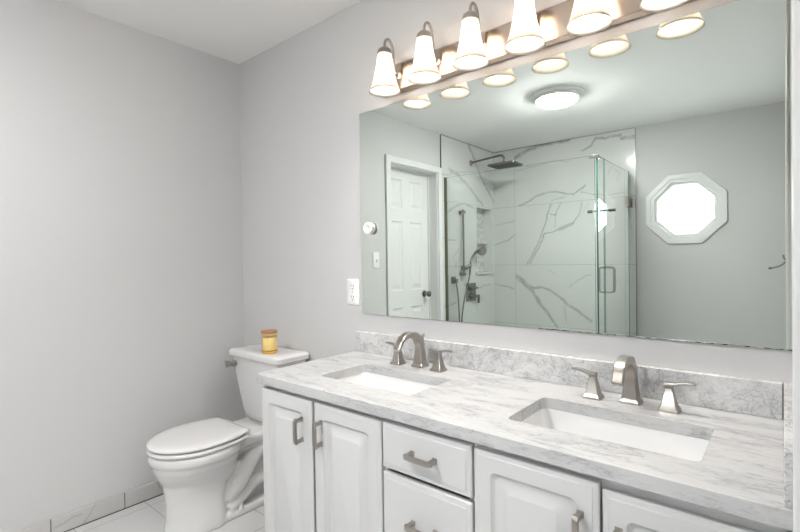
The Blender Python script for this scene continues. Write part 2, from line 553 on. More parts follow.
# doorway trim on the right wall
cas = MB()
cas.plate([(-.605, 0), (DY0 + .012, 0), (DY0 + .012, 2.05), (DY1 - .012, 2.05), (DY1 - .012, 0), (DY1 - .075, 0), (DY1 - .075, 2.12), (-.605, 2.12)], [], YZ, RX - .0108, RX + .001)
structure(cas.build('trim_2', M['trim'], bevel=.003))
jm = MB()
jm.box((RX, DY0, 0), (RX + .12, DY0 - .012, 2.06)).box((RX, DY1, 0), (RX + .12, DY1 + .012, 2.06)).box((RX, DY0, 2.06), (RX + .12, DY1, 2.048))
structure(jm.build('trim_3', M['trim']))

# tile baseboards
structure(MB().box((0, -1.326, .004), (.011, -.011, .078)).build('baseboard_left', M['base_tile'], bevel=.002))
structure(MB().box((.0, -.011, .004), (.97, 0, .078)).build('baseboard_back', M['base_tile'], bevel=.002))
structure(MB().box((0, -1.326, 0), (.0125, -.0125, .0045)).build('trim_1', M['grout']))

# ------------------------------------------------------------------ closet door in the left wall (seen in the mirror)
sl = MB()
DX = -.105
dc, dw = (-1.385 - 2.06) / 2, .662


def ring_panel(mb, f, w, h, cx, cz, prof, r=.004, n=4):
    """nested rounded rectangles: prof = [(inset, depth), ...]; f(u, v, d) -> point"""
    rings = [[f(u, v, d) for u, v in rrect(w - 2 * i, h - 2 * i, max(r - i * .25, .0015) if rr is None else rr, n, cx, cz)] for i, d, rr in [(p + (None,))[:3] for p in prof]]
    mb.loft(rings, False, True)


FD = lambda u, v, d: (DX + d, u, v)
holes = []
pans = []
for pz0, pz1 in ((.22, .78), (.93, 1.55), (1.66, 1.92)):
    for s_ in (-1, 1):
        pans.append((dc + s_ * .145, (pz0 + pz1) / 2, .19, pz1 - pz0))
        holes.append(rect(dc + s_ * .145 - .095, pz0, dc + s_ * .145 + .095, pz1))
sl.plate(rect(dc - dw / 2 + .002, .008, dc + dw / 2 - .002, 2.0), holes, lambda u, v, t: (t, u, v), DX, DX - .035)
for cy, cz, w_, h_ in pans:
    ring_panel(sl, FD, w_, h_, cy, cz, [(0, 0, .001), (.012, -.009, .001), (.03, -.009, .001), (.05, -.002, .001)])
door = sl.build('door_1', M['trim'])
structure(door)
kb = MB()
kb.lathe([(.031, 0), (.031, .006), (.012, .01), (.011, .034), (.024, .042), (.0285, .054), (.026, .066), (.012, .073)], (DX, -1.975, .885), 24, 'X')
kn = kb.build('knob', M['darknickel'], smooth=40)
kn.parent = door
t4 = MB()      # jamb and casing
t4.plate([(-1.372, 0), (-1.372, 2.025), (-2.072, 2.025), (-2.072, 0), (-2.06, 0), (-2.06, 2.012), (-1.385, 2.012), (-1.385, 0)], [], YZ, .001, -.15)
t4.plate([(-1.322, 0), (-1.322, 2.075), (-2.118, 2.075), (-2.118, 0), (-2.066, 0), (-2.066, 2.02), (-1.379, 2.02), (-1.379, 0)], [], YZ, .018, 0)
t4.box((DX + .001, -1.385, 0), (DX + .013, -1.398, 2.012)).box((DX + .001, -2.06, 0), (DX + .013, -2.047, 2.012)).box((DX + .001, -2.06, 2.012), (DX + .013, -1.385, 1.999))
structure(t4.build('trim_4', M['trim'], bevel=.003))

# ------------------------------------------------------------------ shower (seen in the mirror)
SY, SX = -2.121, 1.462      # tile edges
GY, GX = -2.172, 1.412       # glass planes
structure(MB().plate(rect(-D, 0, SY, H), [rect(N0, NZ0, N1, NZ1)], YZ, .0, .010).build('wall_shower_side', M['tile_left']))
wsf = MB()
for i, (x0, x1, z0, z1) in enumerate(SLABS):
    wsf.box((x0, -D, z0), (min(x1, SX), -D + .010, z1), i)
structure(wsf.build('wall_shower_far', TILE_BACK))
cb = MB()
cb.box((.011, GY - .05, 0), (GX + .05, GY + .05, .10)).box((GX - .05, -D + .011, 0), (GX + .05, GY - .05, .10))
structure(cb.build('trim_5', M['tile_plain'], bevel=.004))
structure(MB().box((.0, SY, .0), (.0125, SY + .003, H)).box((SX, -D, 0), (SX + .003, -D + .0125, H)).build('trim_6', M['darknickel']))
tr = MB()
tr.box((.0105, SY, H - .004), (.016, -D + .012, H)).box((.0105, -D + .0105, H - .004), (SX, -D + .016, H))
structure(tr.build('trim_7', M['darknickel']))
# niche lining
nb = MB()
nb.box((-.095, N0, NZ0), (-.088, N1, NZ1))
structure(nb.build('wall_niche', M['mosaic']))
nr = MB()
nr.plate(rect(N0 - .012, NZ0 - .012, N1 + .012, NZ1 + .012), [rect(N0 + .004, NZ0 + .004, N1 - .004, NZ1 - .004)], YZ, .014, -.088)
structure(nr.build('trim_8', M['tile_plain'], bevel=.0015))
o = MB()
o.box((-.085, N0 - .03, NZ0 - .008), (.035, N1 + .035, NZ0 + .012))
tag(o.build('niche_sill', M['tile_plain'], loc=(0, (N0 + N1) / 2, NZ0), bevel=.004), 'pale stone ledge at the foot of the shower niche', 'ledge')
o = MB()
o.plate([(-.087, N1 - .006), (-.087, N0 + .006)] + [(-.087 + .112 * math.sin(a) if 0 < a < PI else -.087, (N0 + N1) / 2 - .150 * math.cos(a)) for a in [PI * i / 14 for i in range(1, 14)]], [], XY, 1.368, 1.380)
tag(o.build('niche_shelf', M['tile_plain'], loc=(0, (N0 + N1) / 2, 1.37), bevel=.002), 'small curved shelf halfway up the mosaic shower niche', 'shelf')

# glass
en = T('shower_enclosure', 'frameless glass shower enclosure with greenish edges around the marble tiled corner', 'shower enclosure', (GX, GY, .1))


def sheet(a, b):
    """box with glass on its two broad sides, green on the four edges"""
    mb = MB().box(a, b)
    mb.bm.faces.ensure_lookup_table()
    fs = sorted(mb.bm.faces, key=lambda f: -f.calc_area())
    for f in fs[2:]:
        f.material_index = 1
    return mb


ZT = 1.988
SH = [M['sheet'], M['glass_edge']]
en.add('glass_panel', sheet((.022, GY - .006, .102), (GX - .014, GY + .006, ZT)), SH, label='long fixed glass panel')
en.add('glass_panel', sheet((GX - .006, GY - .010, .102), (GX + .006, -2.353, ZT)), SH, label='narrow fixed glass return panel')
gd = en.add('glass_door', sheet((GX - .006, -2.360, .115), (GX + .006, -3.118, ZT)), SH, label='hinged glass door')
ch = MB().box((.0105, GY - .011, .10), (.032, GY + .011, ZT + .002))
en.add('wall_channel', ch, M['channel'], bevel=.001)
ck = MB().box((GX - .05, GY - .013, ZT - .024), (GX + .013, GY + .013, ZT + .004)).box((GX - .013, GY - .055, ZT - .024), (GX + .013, GY, ZT + .004))
en.add('corner_clamp', ck, M['chrome'], bevel=.002)
for hz in (1.705, .40):
    hb = MB()
    hb.box((GX - .016, -3.045, hz - .045), (GX + .016, -3.10, hz + .045)).box((GX - .010, -3.10, hz - .045), (GX + .010, -3.140, hz + .045)).box((GX - .03, -3.140, hz - .045), (GX + .03, -3.1505, hz + .045))
    en.add('hinge', hb, M['nickel'], gd, bevel=.003)
hd = MB()
for s_ in (-1, 1):
    x1 = GX + s_ * .06
    pts = [(GX + s_ * .006, -2.405, 1.125)] + [(x1 - s_ * .02 + s_ * .02 * math.sin(a), -2.405, 1.125 - .02 + .02 * math.cos(a)) for a in [PI / 2 * i / 5 for i in range(6)]] + \
          [(x1 - s_ * .02 + s_ * .02 * math.cos(a), -2.405, .945 - .02 * math.sin(a)) for a in [PI / 2 * i / 5 for i in range(6)]] + [(GX + s_ * .006, -2.405, .925)]
    hd.tube(pts, .0100, 12, upv=(.1, 1, .1))
    for z_ in (1.125, .925):
        hd.lathe([(.013, GX + s_ * .005), (.013, GX + s_ * .010)], (0, -2.405, z_), 16, 'X')
en.add('handle', hd, M['nickel'], gd, smooth=50)
kp = MB()
kp.lathe([(.009, GX + .005), (.009, GX + .010), (.004, GX + .011), (.004, GX + .052)], (0, -2.43, 1.583), 16, 'X')
kp.lathe([(.009, GX - .005), (.009, GX - .010), (.004, GX - .011), (.004, GX - .114)], (0, -2.43, 1.583), 16, 'X')
pg = en.add('towel_peg', kp, M['chrome'], gd, smooth=40)
for pf in ([(.008, GX + .012), (.011, GX + .014), (.011, GX + .066), (.006, GX + .068)], [(.008, GX - .112), (.012, GX - .114), (.012, GX - .150), (.006, GX - .152)]):
    en.add('peg_grip', MB().lathe(pf, (0, -2.43, 1.583), 16, 'X'), M['rubber'], gd, smooth=40, label='dark grip of the towel peg')

# rain shower head on its arm
sh = T('rain_shower', 'square rain shower head on a bent metal arm high on the tiled wall', 'shower head', (.011, -2.662, 2.205))
fl = MB().lathe([(.032, .0105), (.032, .016), (.026, .022), (.013, .024)], (0, -2.662, 2.205), 24, 'X')
sh.add('flange', fl, M['nickel'], smooth=40)
pth = [(.015, -2.662, 2.205), (.34, -2.662, 2.232)] + [(.345 + .045 * math.sin(a), -2.662, 2.190 + .043 * math.cos(a)) for a in [PI / 2 * i / 6 for i in range(7)]] + [(.39, -2.662, 2.152)]
sh.add('arm', MB().tube(pth, .0105, 14, upv=(0, 1, .1)), M['darknickel'], smooth=50)
hb = MB()
hb.loft([[(x, y, z) for x, y in rrect(.285 - 2 * i, .215 - 2 * i, .012, 4, .395, -2.672)] for i, z in ((.004, 2.121), (0, 2.125), (0, 2.138), (.010, 2.144), (.10, 2.150))])
hb.lathe([(.017, 2.148), (.017, 2.162), (.012, 2.168)], (.39, -2.662, 0), 16)
hh = sh.add('head_plate', hb, M['darknickel'], smooth=40)
nz = MB()
nz.loft([[(x, y, z) for x, y in rrect(.262, .192, .01, 4, .395, -2.672)] for z in (2.119, 2.1215)])
sh.add('spray_face', nz, M['rubber'], hh)

# hand shower on a slide bar
hs = T('hand_shower', 'hand shower on a vertical slide bar with a hanging metal hose', 'hand shower', (.011, -2.405, 1.05))
bar = MB().tube([(.052, -2.405, 1.035), (.052, -2.405, 1.70)], .0105, 14)
hs.add('slide_bar', bar, M['darknickel'], smooth=50)
for z_ in (1.675, 1.055):
    b_ = MB().lathe([(.022, .0105), (.022, .017), (.013, .02), (.013, .06)], (0, -2.405, z_), 20, 'X')
    b_.box((.040, -2.432, z_ - .013), (.066, -2.378, z_ + .013))
    hs.add('bracket', b_, M['darknickel'], bevel=.003)
ho = MB().box((.035, -2.430, 1.095), (.082, -2.380, 1.135))
ho.tube([(.06, -2.405, 1.115), (.085, -2.435, 1.13), (.10, -2.455, 1.145)], .017, 14)
hs.add('holder', ho, M['darknickel'], bevel=.004)
hp = smooth_path([(.098, -2.44, 1.05), (.098, -2.452, 1.13), (.098, -2.49, 1.21), (.10, -2.555, 1.27), (.105, -2.62, 1.292)], 6)
wand = MB().tube(hp, lambda k: .0105 + .006 * k / (len(hp) - 1), 14)
hn = hs.add('wand', wand, M['darknickel'], smooth=60)
fc = MB().lathe([(.012, .03), (.030, .022), (.047, .008), (.050, -.004), (.046, -.012)], (0, 0, 0), 28)
rot = Matrix.Translation((.120, -2.650, 1.285)) @ Vector((0, 0, -1)).rotation_difference(Vector((.62, .62, -.48))).to_matrix().to_4x4()
for v in fc.bm.verts:
    v.co = rot @ v.co
hs.add('spray_head', fc, M['nickel'], hn, smooth=40)
hose = smooth_path([(.098, -2.44, 1.05), (.085, -2.42, .95), (.07, -2.375, .80), (.06, -2.345, .62), (.055, -2.335, .45), (.055, -2.322, .36), (.055, -2.312, .45), (.055, -2.305, .62), (.055, -2.292, .80), (.055, -2.272, .92), (.05, -2.262, .975)], 8)
hs.add('hose', MB().tube(hose, .0075, 10), M['darknickel'], smooth=60)
el = MB().box((.0105, -2.292, .968), (.030, -2.232, 1.036)).box((.03, -2.28, .975), (.065, -2.244, 1.015))
hs.add('wall_elbow', el, M['darknickel'], bevel=.004)

hs.o.location.y -= .03

vv = T('shower_valve', 'square two-handle shower valve plate below the niche', 'valve', (.011, -2.63, .78))
vv.add('plate', MB().box((.0105, -2.725, .768), (.018, -2.535, .955)), M['darknickel'], bevel=.003)
for z_, yk in ((.905, 0), (.820, 1)):
    k_ = MB().lathe([(.034, .018), (.034, .034), (.024, .038), (.024, .062)], (0, -2.625, z_), 24, 'X')
    h_ = vv.add('knob', k_, M['darknickel'], smooth=40)
    l_ = MB()
    if yk:
        l_.box((.046, -2.72, z_ - .012), (.066, -2.625, z_ + .012)).box((.046, -2.724, z_ - .075), (.066, -2.700, z_ + .012))
    else:
        l_.box((.046, -2.70, z_ - .011), (.064, -2.57, z_ + .011))
    vv.add('lever', l_, M['darknickel'], h_, bevel=.003)

# ------------------------------------------------------------------ octagon window (seen in the mirror)
wf = MB()
for r0, r1, t0, t1 in ((.302, .262, -D, -D + .018), (.268, .238, -D - .02, -D + .011), (.240, .212, -D - .12, -D - .018)):
    wf.plate(OCT(r0, WX, WZ), [OCT(r1, WX, WZ)[::-1]], XZ, t0, t1)
win = structure(wf.build('window_1', M['trim'], bevel=.003))
pn = MB().plate(OCT(.213, WX, WZ), [], XZ, -D - .083, -D - .077)
p_ = pn.build('pane', M['pane'])
p_.parent = win
mu = MB()
for k in (-1, 1):
    mu.box((WX + k * .078 - .004, -D - .092, WZ - .205), (WX + k * .078 + .004, -D - .066, WZ + .205))
    mu.box((WX - .205, -D - .091, WZ + k * .073 - .004), (WX + .205, -D - .067, WZ + k * .073 + .004))
p_ = mu.build('muntins', M['trim'])
p_.parent = win

# ------------------------------------------------------------------ ceiling light (seen in the mirror)
CX, CY = 1.245, -1.815
cl = T('ceiling_light', 'round white flush ceiling light with a glowing lens', 'ceiling light', (CX, CY, H))
cl.add('base', MB().lathe([(.186, H - .0005), (.186, H - .012), (.176, H - .018), (.12, H - .018)], (CX, CY, 0), 48), M['plastic'], smooth=40)
cl.add('rim', MB().lathe([(.150, H - .018), (.158, H - .021), (.159, H - .034), (.154, H - .041), (.142, H - .041), (.140, H - .036)], (CX, CY, 0), 48, cap1=False), M['plastic'], smooth=40)
cl.add('lens', MB().lathe([(.140, H - .039), (.137, H - .052), (.118, H - .065), (.08, H - .072), (.03, H - .075)], (CX, CY, 0), 48), M['lens'], smooth=60)


def area(name, loc, size, watt, col, shape='DISK', parent=None):
    l = bpy.data.lights.new(name, 'AREA')
    l.shape = shape
    l.size = size
    l.energy = watt
    l.color = col
    a = bpy.data.objects.new(name, l)
    COL.objects.link(a)
    a.location = loc
    return a


# lamp added out of the frame to fill the room through the doorway
hl = T('added_hall_light', 'added round white fill light on the hall ceiling outside the doorway', 'ceiling light', (3.3, -1.3, H))
hl.add('base', MB().lathe([(.2, H - .0005), (.2, H - .03), (.18, H - .04)], (3.3, -1.3, 0), 40), M['plastic'], smooth=40)
hl.add('lens', MB().lathe([(.175, H - .041), (.16, H - .055), (.08, H - .065)], (3.3, -1.3, 0), 40), M['fill_lens'], smooth=60)
area('hall_fill_top', (3.3, -1.3, H - .075), .4, TOP_FILL_W, (1, .99, .97))  # area light that does the added lamp's filling

wh = area('hall_fill_side', (HX - .06, -1.15, 1.3), 1.5, SIDE_FILL_W, (.98, .99, 1), 'SQUARE')  # fill panel added to brighten walls and ceiling, no daylight enters here
wh.rotation_euler = (0, PI / 2, 0)
structure(MB().plate(rect(-1.95, .5, -.35, 2.1), [rect(-1.88, .57, -.42, 2.03)], YZ, HX - .02, HX + .001).build('added_hall_window', M['trim']))  # window frame made up around the fill panel, solid wall behind

# ------------------------------------------------------------------ mirror
MX0, MX1, MZ0, MZ1 = 1.010, 2.5285, .962, 1.881
mr = T('wall_mirror', 'large frameless rectangular wall mirror above the double vanity', 'mirror', ((MX0 + MX1) / 2, 0, MZ0))
mm = MB().box((MX0, -.0065, MZ0), (MX1, -.0005, MZ1))
mm.bm.faces.ensure_lookup_table()
for f in mm.bm.faces:
    f.material_index = 0 if f.calc_area() > 1 else 1
mr.add('glass', mm, [M['mirror'], M['mirror_side']])
ed = MB()
ed.box((1.86, -.0072, MZ0), (MX1, -.0064, MZ0 + .0038))
mr.add('worn_edge', ed, M['tarnish'], label='tarnished bottom edge')

# ------------------------------------------------------------------ vanity light bar
BX0, BX1, BZ0, BZ1 = 1.17, 2.365, 1.918, 2.044
vl = T('vanity_light', 'six-lamp nickel vanity light bar with frosted bell shades above the mirror', 'wall light', ((BX0 + BX1) / 2, 0, BZ0))
pl = MB()
pl.loft([[(x, y, z) for x, z in rect(BX0 + i, BZ0 + i, BX1 - i, BZ1 - i)] for i, y in ((0, -.0005), (0, -.012), (.010, -.024), (.012, -.025))])
vl.add('back_plate', pl, M['bar'])
LY = -.112
for k in range(6):
    lx = 1.262 + .2016 * k
    st = smooth_path([(lx, -.024, 1.985), (lx, -.036, 1.984), (lx, -.048, 1.995), (lx, -.054, 2.03), (lx, -.060, 2.085), (lx, -.076, 2.111), (lx, -.095, 2.112), (lx, -.109, 2.095), (lx, LY, 2.066)], 6)
    ar = vl.add('arm', MB().tube(st, .0055, 12, upv=(1, 0, 0)), M['nickel'], smooth=60)
    vl.add('rosette', MB().lathe([(.016, -.0245), (.015, -.029), (.008, -.032)], (lx, 0, 1.985), 20, 'Y'), M['nickel'], ar, smooth=40)
    vl.add('socket_cap', MB().lathe([(.006, 2.074), (.017, 2.071), (.027, 2.062), (.031, 2.05), (.031, 2.042), (.026, 2.042)], (lx, LY, 0), 28), M['nickel'], ar, smooth=40)
    prof = [(.0295, 2.043), (.030, 2.030), (.032, 2.010), (.036, 1.985), (.042, 1.955), (.050, 1.925), (.058, 1.905), (.0635, 1.894), (.0642, 1.8925), (.0630, 1.8925), (.0572, 1.905), (.047, 1.927), (.039, 1.957), (.033, 1.986), (.029, 2.012), (.027, 2.041)]
    vl.add('lamp_shade', MB().lathe(prof, (lx, LY, 0), 40, cap0=False, cap1=False), M['shade'], ar, smooth=70)
    vl.add('bulb', MB().lathe([(.008, 2.035), (.012, 2.01), (.019, 1.985), (.023, 1.960), (.019, 1.940), (.010, 1.931)], (lx, LY, 0), 20), M['bulb'], ar, smooth=70)

# ------------------------------------------------------------------ outlet, switch, dial
ot = T('wall_outlet', 'white duplex wall outlet between the toilet and the mirror', 'outlet', (.9485, 0, 1.06))
ot.add('cover_plate', MB().loft([[(.9485 + x, y, 1.0597 + z) for x, z in rrect(.078 - 2 * i, .122 - 2 * i, .006, 4)] for i, y in ((0, -.0005), (0, -.004), (.004, -.007))]), M['plastic'], smooth=40)
for dz in (-.0265, .0265):
    rc = ot.add('receptacle', MB().loft([[(.9485 + x, y, 1.0597 + dz + z) for x, z in rrect(.034, .040, .013, 5)] for y in (-.006, -.0095)]), M['plastic'], smooth=40)
    ot.add('slots', MB().box((.9395, -.0090, 1.0597 + dz - .002), (.9420, -.0099, 1.0597 + dz + .010)).box((.9550, -.0090, 1.0597 + dz - .002), (.9575, -.0099, 1.0597 + dz + .008)).lathe([(.003, -.0090), (.003, -.0099)], (.9485, 0, 1.0597 + dz - .010), 12, 'Y'), M['slot'], rc)
ot.add('screw', MB().lathe([(.003, -.006), (.003, -.0085)], (.9485, 0, 1.0597), 12, 'Y'), M['chrome'])

sw = T('light_switch', 'white wall switch plate beside the closet door, seen in the mirror', 'switch', (0, -1.198, 1.207))
sw.add('cover_plate', MB().loft([[(x, -1.198 + y, 1.207 + z) for y, z in rrect(.072 - 2 * i, .13 - 2 * i, .006, 4)] for i, x in ((0, .0005), (0, .004), (.004, .007))]), M['plastic'], smooth=40)
sw.add('toggle', MB().box((.006, -1.204, 1.197), (.020, -1.192, 1.212)), M['plastic'], bevel=.002)
KBX, KBZ = 1.071, 1.352
dl = T('mirror_knob', 'small round white plastic knob stuck on the left edge of the mirror', 'knob', (KBX, -.007, KBZ))
dl.add('base', MB().lathe([(.026, -.0068), (.027, -.009), (.022, -.012)], (KBX, 0, KBZ), 28, 'Y'), M['plastic'], smooth=40)
dl.add('face', MB().lathe([(.012, -.011), (.012, -.018), (.0265, -.021), (.0275, -.028), (.020, -.031), (.017, -.029)], (KBX, 0, KBZ), 28, 'Y'), M['plastic'], smooth=40)

# robe hook on the right wall
rk = T('robe_hook', 'small nickel robe hook on the right wall past the doorway', 'hook', (RX, -2.5, 1.16))
rk.add('back_plate', MB().lathe([(.02, RX - .0005), (.02, RX - .006), (.012, RX - .010)], (0, -2.5, 1.165), 20, 'X'), M['darknickel'], smooth=40)
rk.add('prong', MB().tube(smooth_path([(RX - .008, -2.5, 1.16), (RX - .022, -2.5, 1.142), (RX - .05, -2.5, 1.125), (RX - .085, -2.5, 1.115)], 5), .006, 10, upv=(0, 1, .1)).lathe([(.004, -.0095), (.0095, -.004), (.0095, .004), (.004, .0095)], (RX - .09, -2.5, 1.115), 12), M['darknickel'], smooth=60, label='long lower prong')
rk.add('prong', MB().tube(smooth_path([(RX - .008, -2.5, 1.17), (RX - .018, -2.5, 1.185), (RX - .020, -2.5, 1.205)], 5), .006, 10, upv=(0, 1, .1)), M['darknickel'], smooth=60, label='short upper prong')

# ------------------------------------------------------------------ vanity cabinet
VX0, VX1, VF = .985, 2.512, -.515      # face frame front
CT = .752                              # cabinet top / underside of stone
va = T('vanity_cabinet', 'white double vanity cabinet with raised panel doors and three centre drawers', 'vanity cabinet', (VX0, 0, 0))
cc = MB()
cc.box((VX0, -.50, .0), (VX0 + .018, -.002, CT)).box((VX1 - .018, -.50, 0), (VX1, -.002, CT)).box((VX0 + .018, -.50, .10), (VX1 - .018, -.014, .118))
cc.box((VX0 + .018, -.014, .0), (VX1 - .018, -.002, CT)).box((1.585, -.50, .118), (1.603, -.014, CT)).box((1.897, -.50, .118), (1.915, -.014, CT))
va.add('carcass', cc, M['cabinet'])
ff = MB()
ff.plate(rect(VX0, .09, VX1, CT - .001), [rect(VX0 + .03, .13, 1.575, .715)[::-1], rect(1.613, .13, 1.887, .715)[::-1], rect(1.925, .13, VX1 - .03, .715)[::-1]], XZ, -.498, VF)
va.add('face_frame', ff, M['cabinet'])
va.add('toe_kick', MB().box((VX0 + .018, -.45, 0), (VX1 - .018, -.435, .095)), M['recess'])
FR = lambda u, v, d: (u, VF - .020 + d, v)


def front_panel(x0, x1, z0, z1, raised):
    mb = MB()
    w_, h_, cx, cz = x1 - x0, z1 - z0, (x0 + x1) / 2, (z0 + z1) / 2
    if raised:
        prof = [(0, .0195, .003), (0, .006, .003), (.0025, .0028, .003), (.012, .0012, .003), (.0135, .0, .003), (.048, .0, .014), (.051, .005, .017), (.056, .0088, .020), (.063, .0092, .022), (.086, .0028, .014), (.089, .0010, .012), (.092, .0, .010)]
    else:
        prof = [(0, .0195, .003), (0, .006, .003), (.0025, .0032, .003), (.014, .0020, .003), (.0165, .0, .003), (.03, 0, .003)]
    mb.loft([[FR(u, v, d) for u, v in rrect(w_ - 2 * i, h_ - 2 * i, r, 5, cx, cz)] for i, d, r in prof])
    return mb


def pull(vert, cx, cz, ln=.087):
    """bar pull: square bar with chamfered ends on two short posts"""
    mb = MB()
    y0, y1 = VF - .0195, VF - .050
    hw = .0062
    ax = (lambda s, q, y: (cx + q, y, cz + s)) if vert else (lambda s, q, y: (cx + s, y, cz + q))
    h = ln / 2
    prof = [(-h, -.0005, .006), (-h + .009, -.0095, .0), (h - .009, -.0095, .0), (h, -.0005, .006)]
    # bar with bowed outline, swept from end to end
    pts = [(-h, .0), (-h + .006, -.004), (-h + .014, -.005), (0, -.005), (h - .014, -.005), (h - .006, -.004), (h, .0)]
    rings = []
    for s_, dy in pts:
        rings.append([ax(s_, -hw, y1 + dy), ax(s_, hw, y1 + dy), ax(s_, hw, y1 + dy + .0085), ax(s_, -hw, y1 + dy + .0085)])
    mb.loft(rings)
    for s_ in (-h + .008, h - .008):
        mb.loft([[ax(s_ + a, b, y) for a, b in rect(-.0055 - e, -.0055 - e, .0055 + e, .0055 + e)] for y, e in ((y0, .0025), (y0 - .004, .0), (y1 + .001, 0))])
    return mb


doors = [(.986, 1.279, .733, 1.2295, .627), (1.291, 1.594, .733, 1.331, .637), (1.909, 2.2105, .734, 2.172, .621), (2.2165, 2.510, .722, 2.249, .612)]
dlab = ['leftmost door', 'second door from the left', 'door right of the drawers', 'rightmost door hanging slightly low']
for (x0, x1, zt, hx, hz), lb in zip(doors, dlab):
    dr = va.add('door', front_panel(x0, x1, .105, zt, True), M['cabinet'], smooth=22)
    va.add('handle', pull(True, hx, hz), M['nickel'], dr, smooth=30)
for z0, z1 in ((.600, .736), (.36, .587), (.105, .347)):
    dr = va.add('drawer', front_panel(1.600, 1.9015, z0, z1, z1 - z0 > .2 and False), M['cabinet'], smooth=22)
    va.add('handle', pull(False, 1.752, (z0 + z1) / 2, .093), M['nickel'], dr, smooth=30)

# ------------------------------------------------------------------ countertop with splashes
CZ = .786
SINKS = [(1.404, -.302, .425, .240), (2.163, -.306, .430, .244)]
ct = T('countertop', 'white and grey veined marble countertop on the double vanity', 'countertop', (.978, -.545, CT))
cp = MB()
faucet_x = (1.404, 2.169)
cp.plate([(.971, -.0005)] + [(.971, -.540), (.973, -.546), (.979, -.549)] + [(RX - .0005, -.549), (RX - .0005, -.0005)],
         [rrect(w_, h_, .018, 6, cx, cy)[::-1] for cx, cy, w_, h_ in SINKS], XY, CT, CZ)
ct.add('slab', cp, M['marble'], bevel=.004, seg=3)
ct.add('backsplash', MB().box((.978, -.020, CZ), (2.5065, -.0005, .879)), M['splash'], bevel=.002)
ct.add('sidesplash', MB().box((2.5085, -.540, CZ), (RX - .0005, -.0005, .879)), M['splash'], bevel=.002)

for i, (cx, cy, w_, h_) in enumerate(SINKS):
    lab = ['white rectangular undermount sink nearer the toilet', 'white rectangular undermount sink at the right end of the counter'][i]
    sk = T('sink', lab, 'sink', (cx, cy, CT - .15), 'undermount sinks')
    rr = lambda e, r, z: [(x, y, z) for x, y in rrect(w_ + e, h_ + e, r, 6, cx, cy)]
    bs = MB()
    bs.loft([rr(.006, .024, CT - .145), rr(.03, .03, CT - .13), rr(.034, .03, CT - .012), rr(.056, .03, CT - .010), rr(.056, .03, CT - .0006), rr(.006, .022, CT - .0006), rr(.002, .022, CT - .008),
             rr(-.02, .03, CT - .10), rr(-.035, .035, CT - .120), rr(-.075, .04, CT - .130), rr(-.15, .03, CT - .132)])
    sk.add('basin', bs, M['basin'], smooth=50)
    sk.add('drain', MB().lathe([(.026, CT - .1318), (.026, CT - .129), (.02, CT - .1285), (.018, CT - .1305)], (cx, cy, 0), 28), M['chrome'], smooth=40)


# ------------------------------------------------------------------ faucets
def faucet(fx, label):
    ft = T('faucet', label, 'faucet', (fx, -.105, CZ), 'widespread brushed nickel faucets')
    FY = -.088

    def flare(cx, cy, prof):
        mb = MB()
        mb.loft([[(cx + x, cy + y, z) for x, y in rrect(w_, d_, .0025, 2)] for w_, d_, z in prof])
        return mb
    base = flare(fx, FY, [(.053, .050, CZ), (.053, .050, CZ + .006), (.047, .044, CZ + .011), (.040, .037, CZ + .016)])
    # spout column and gooseneck swept as one tapering rectangle
    pts, wd = [], []
    for z, w_, d_ in ((.010, .044, .041), (.04, .037, .036), (.068, .032, .031)):
        pts.append((fx, FY, CZ + z)); wd.append((w_, d_))
    R_ = .069
    n = 14
    for i in range(1, n + 1):
        a = i / n * math.radians(158)
        pts.append((fx, FY - R_ + R_ * math.cos(a), CZ + .073 + .061 * math.sin(a)))
        f = i / n
        wd.append((.033 - .007 * f + .003 * f * f, .031 - .016 * f))
    pts.append((fx, FY - 2 * R_ - .004, CZ + .084)); wd.append((.029, .015))
    sp = MB()
    sp.sweep(pts, lambda k: rrect(wd[k][0], wd[k][1], .003, 2), upv=(0, 1, 0))
    for v in base.bm.verts:
        pass
    so = ft.add('spout', sp, M['nickel'], smooth=30)
    ft.add('base', base, M['nickel'], so, smooth=30)
    ft.add('lift_rod', MB().tube([(fx, FY + .022, CZ + .06), (fx, FY + .022, CZ + .115)], .0028, 10).lathe([(.003, CZ + .112), (.006, CZ + .116), (.006, CZ + .124), (.003, CZ + .128)], (fx, FY + .022, 0), 12).box((fx - .004, FY + .012, CZ + .058), (fx + .004, FY + .026, CZ + .066)), M['nickel'], so, smooth=40)
    for s_ in (-1, 1):
        hx = fx + s_ * .100
        hd_ = flare(hx, -.105, [(.049, .049, CZ), (.049, .049, CZ + .006), (.042, .042, CZ + .011), (.037, .037, CZ + .016), (.021, .021, CZ + .060), (.020, .020, CZ + .064), (.024, .024, CZ + .066), (.024, .024, CZ + .071)])
        ho_ = ft.add('handle', hd_, M['nickel'], smooth=30)
        lp = smooth_path([(hx - s_ * .010, -.105, CZ + .0715), (hx + s_ * .015, -.105, CZ + .074), (hx + s_ * .034, -.105, CZ + .079), (hx + s_ * .055, -.105, CZ + .080), (hx + s_ * .063, -.105, CZ + .078)], 4)
        nl = len(lp) - 1
        ft.add('lever', MB().sweep(lp, lambda k: rrect(.021 - .008 * k / nl, .010 - .004 * k / nl, .002, 3), upv=(0, 0, 1)), M['nickel'], ho_, smooth=35)
    return ft


faucet(1.404, 'brushed nickel arched faucet with two lever handles behind the sink nearer the toilet')
faucet(2.169, 'brushed nickel arched faucet with two lever handles behind the right-hand sink')

# ------------------------------------------------------------------ toilet
TX = .412
to = T('toilet', 'white two-piece toilet with closed lid between the left wall and the vanity', 'toilet', (TX, -.40, 0))


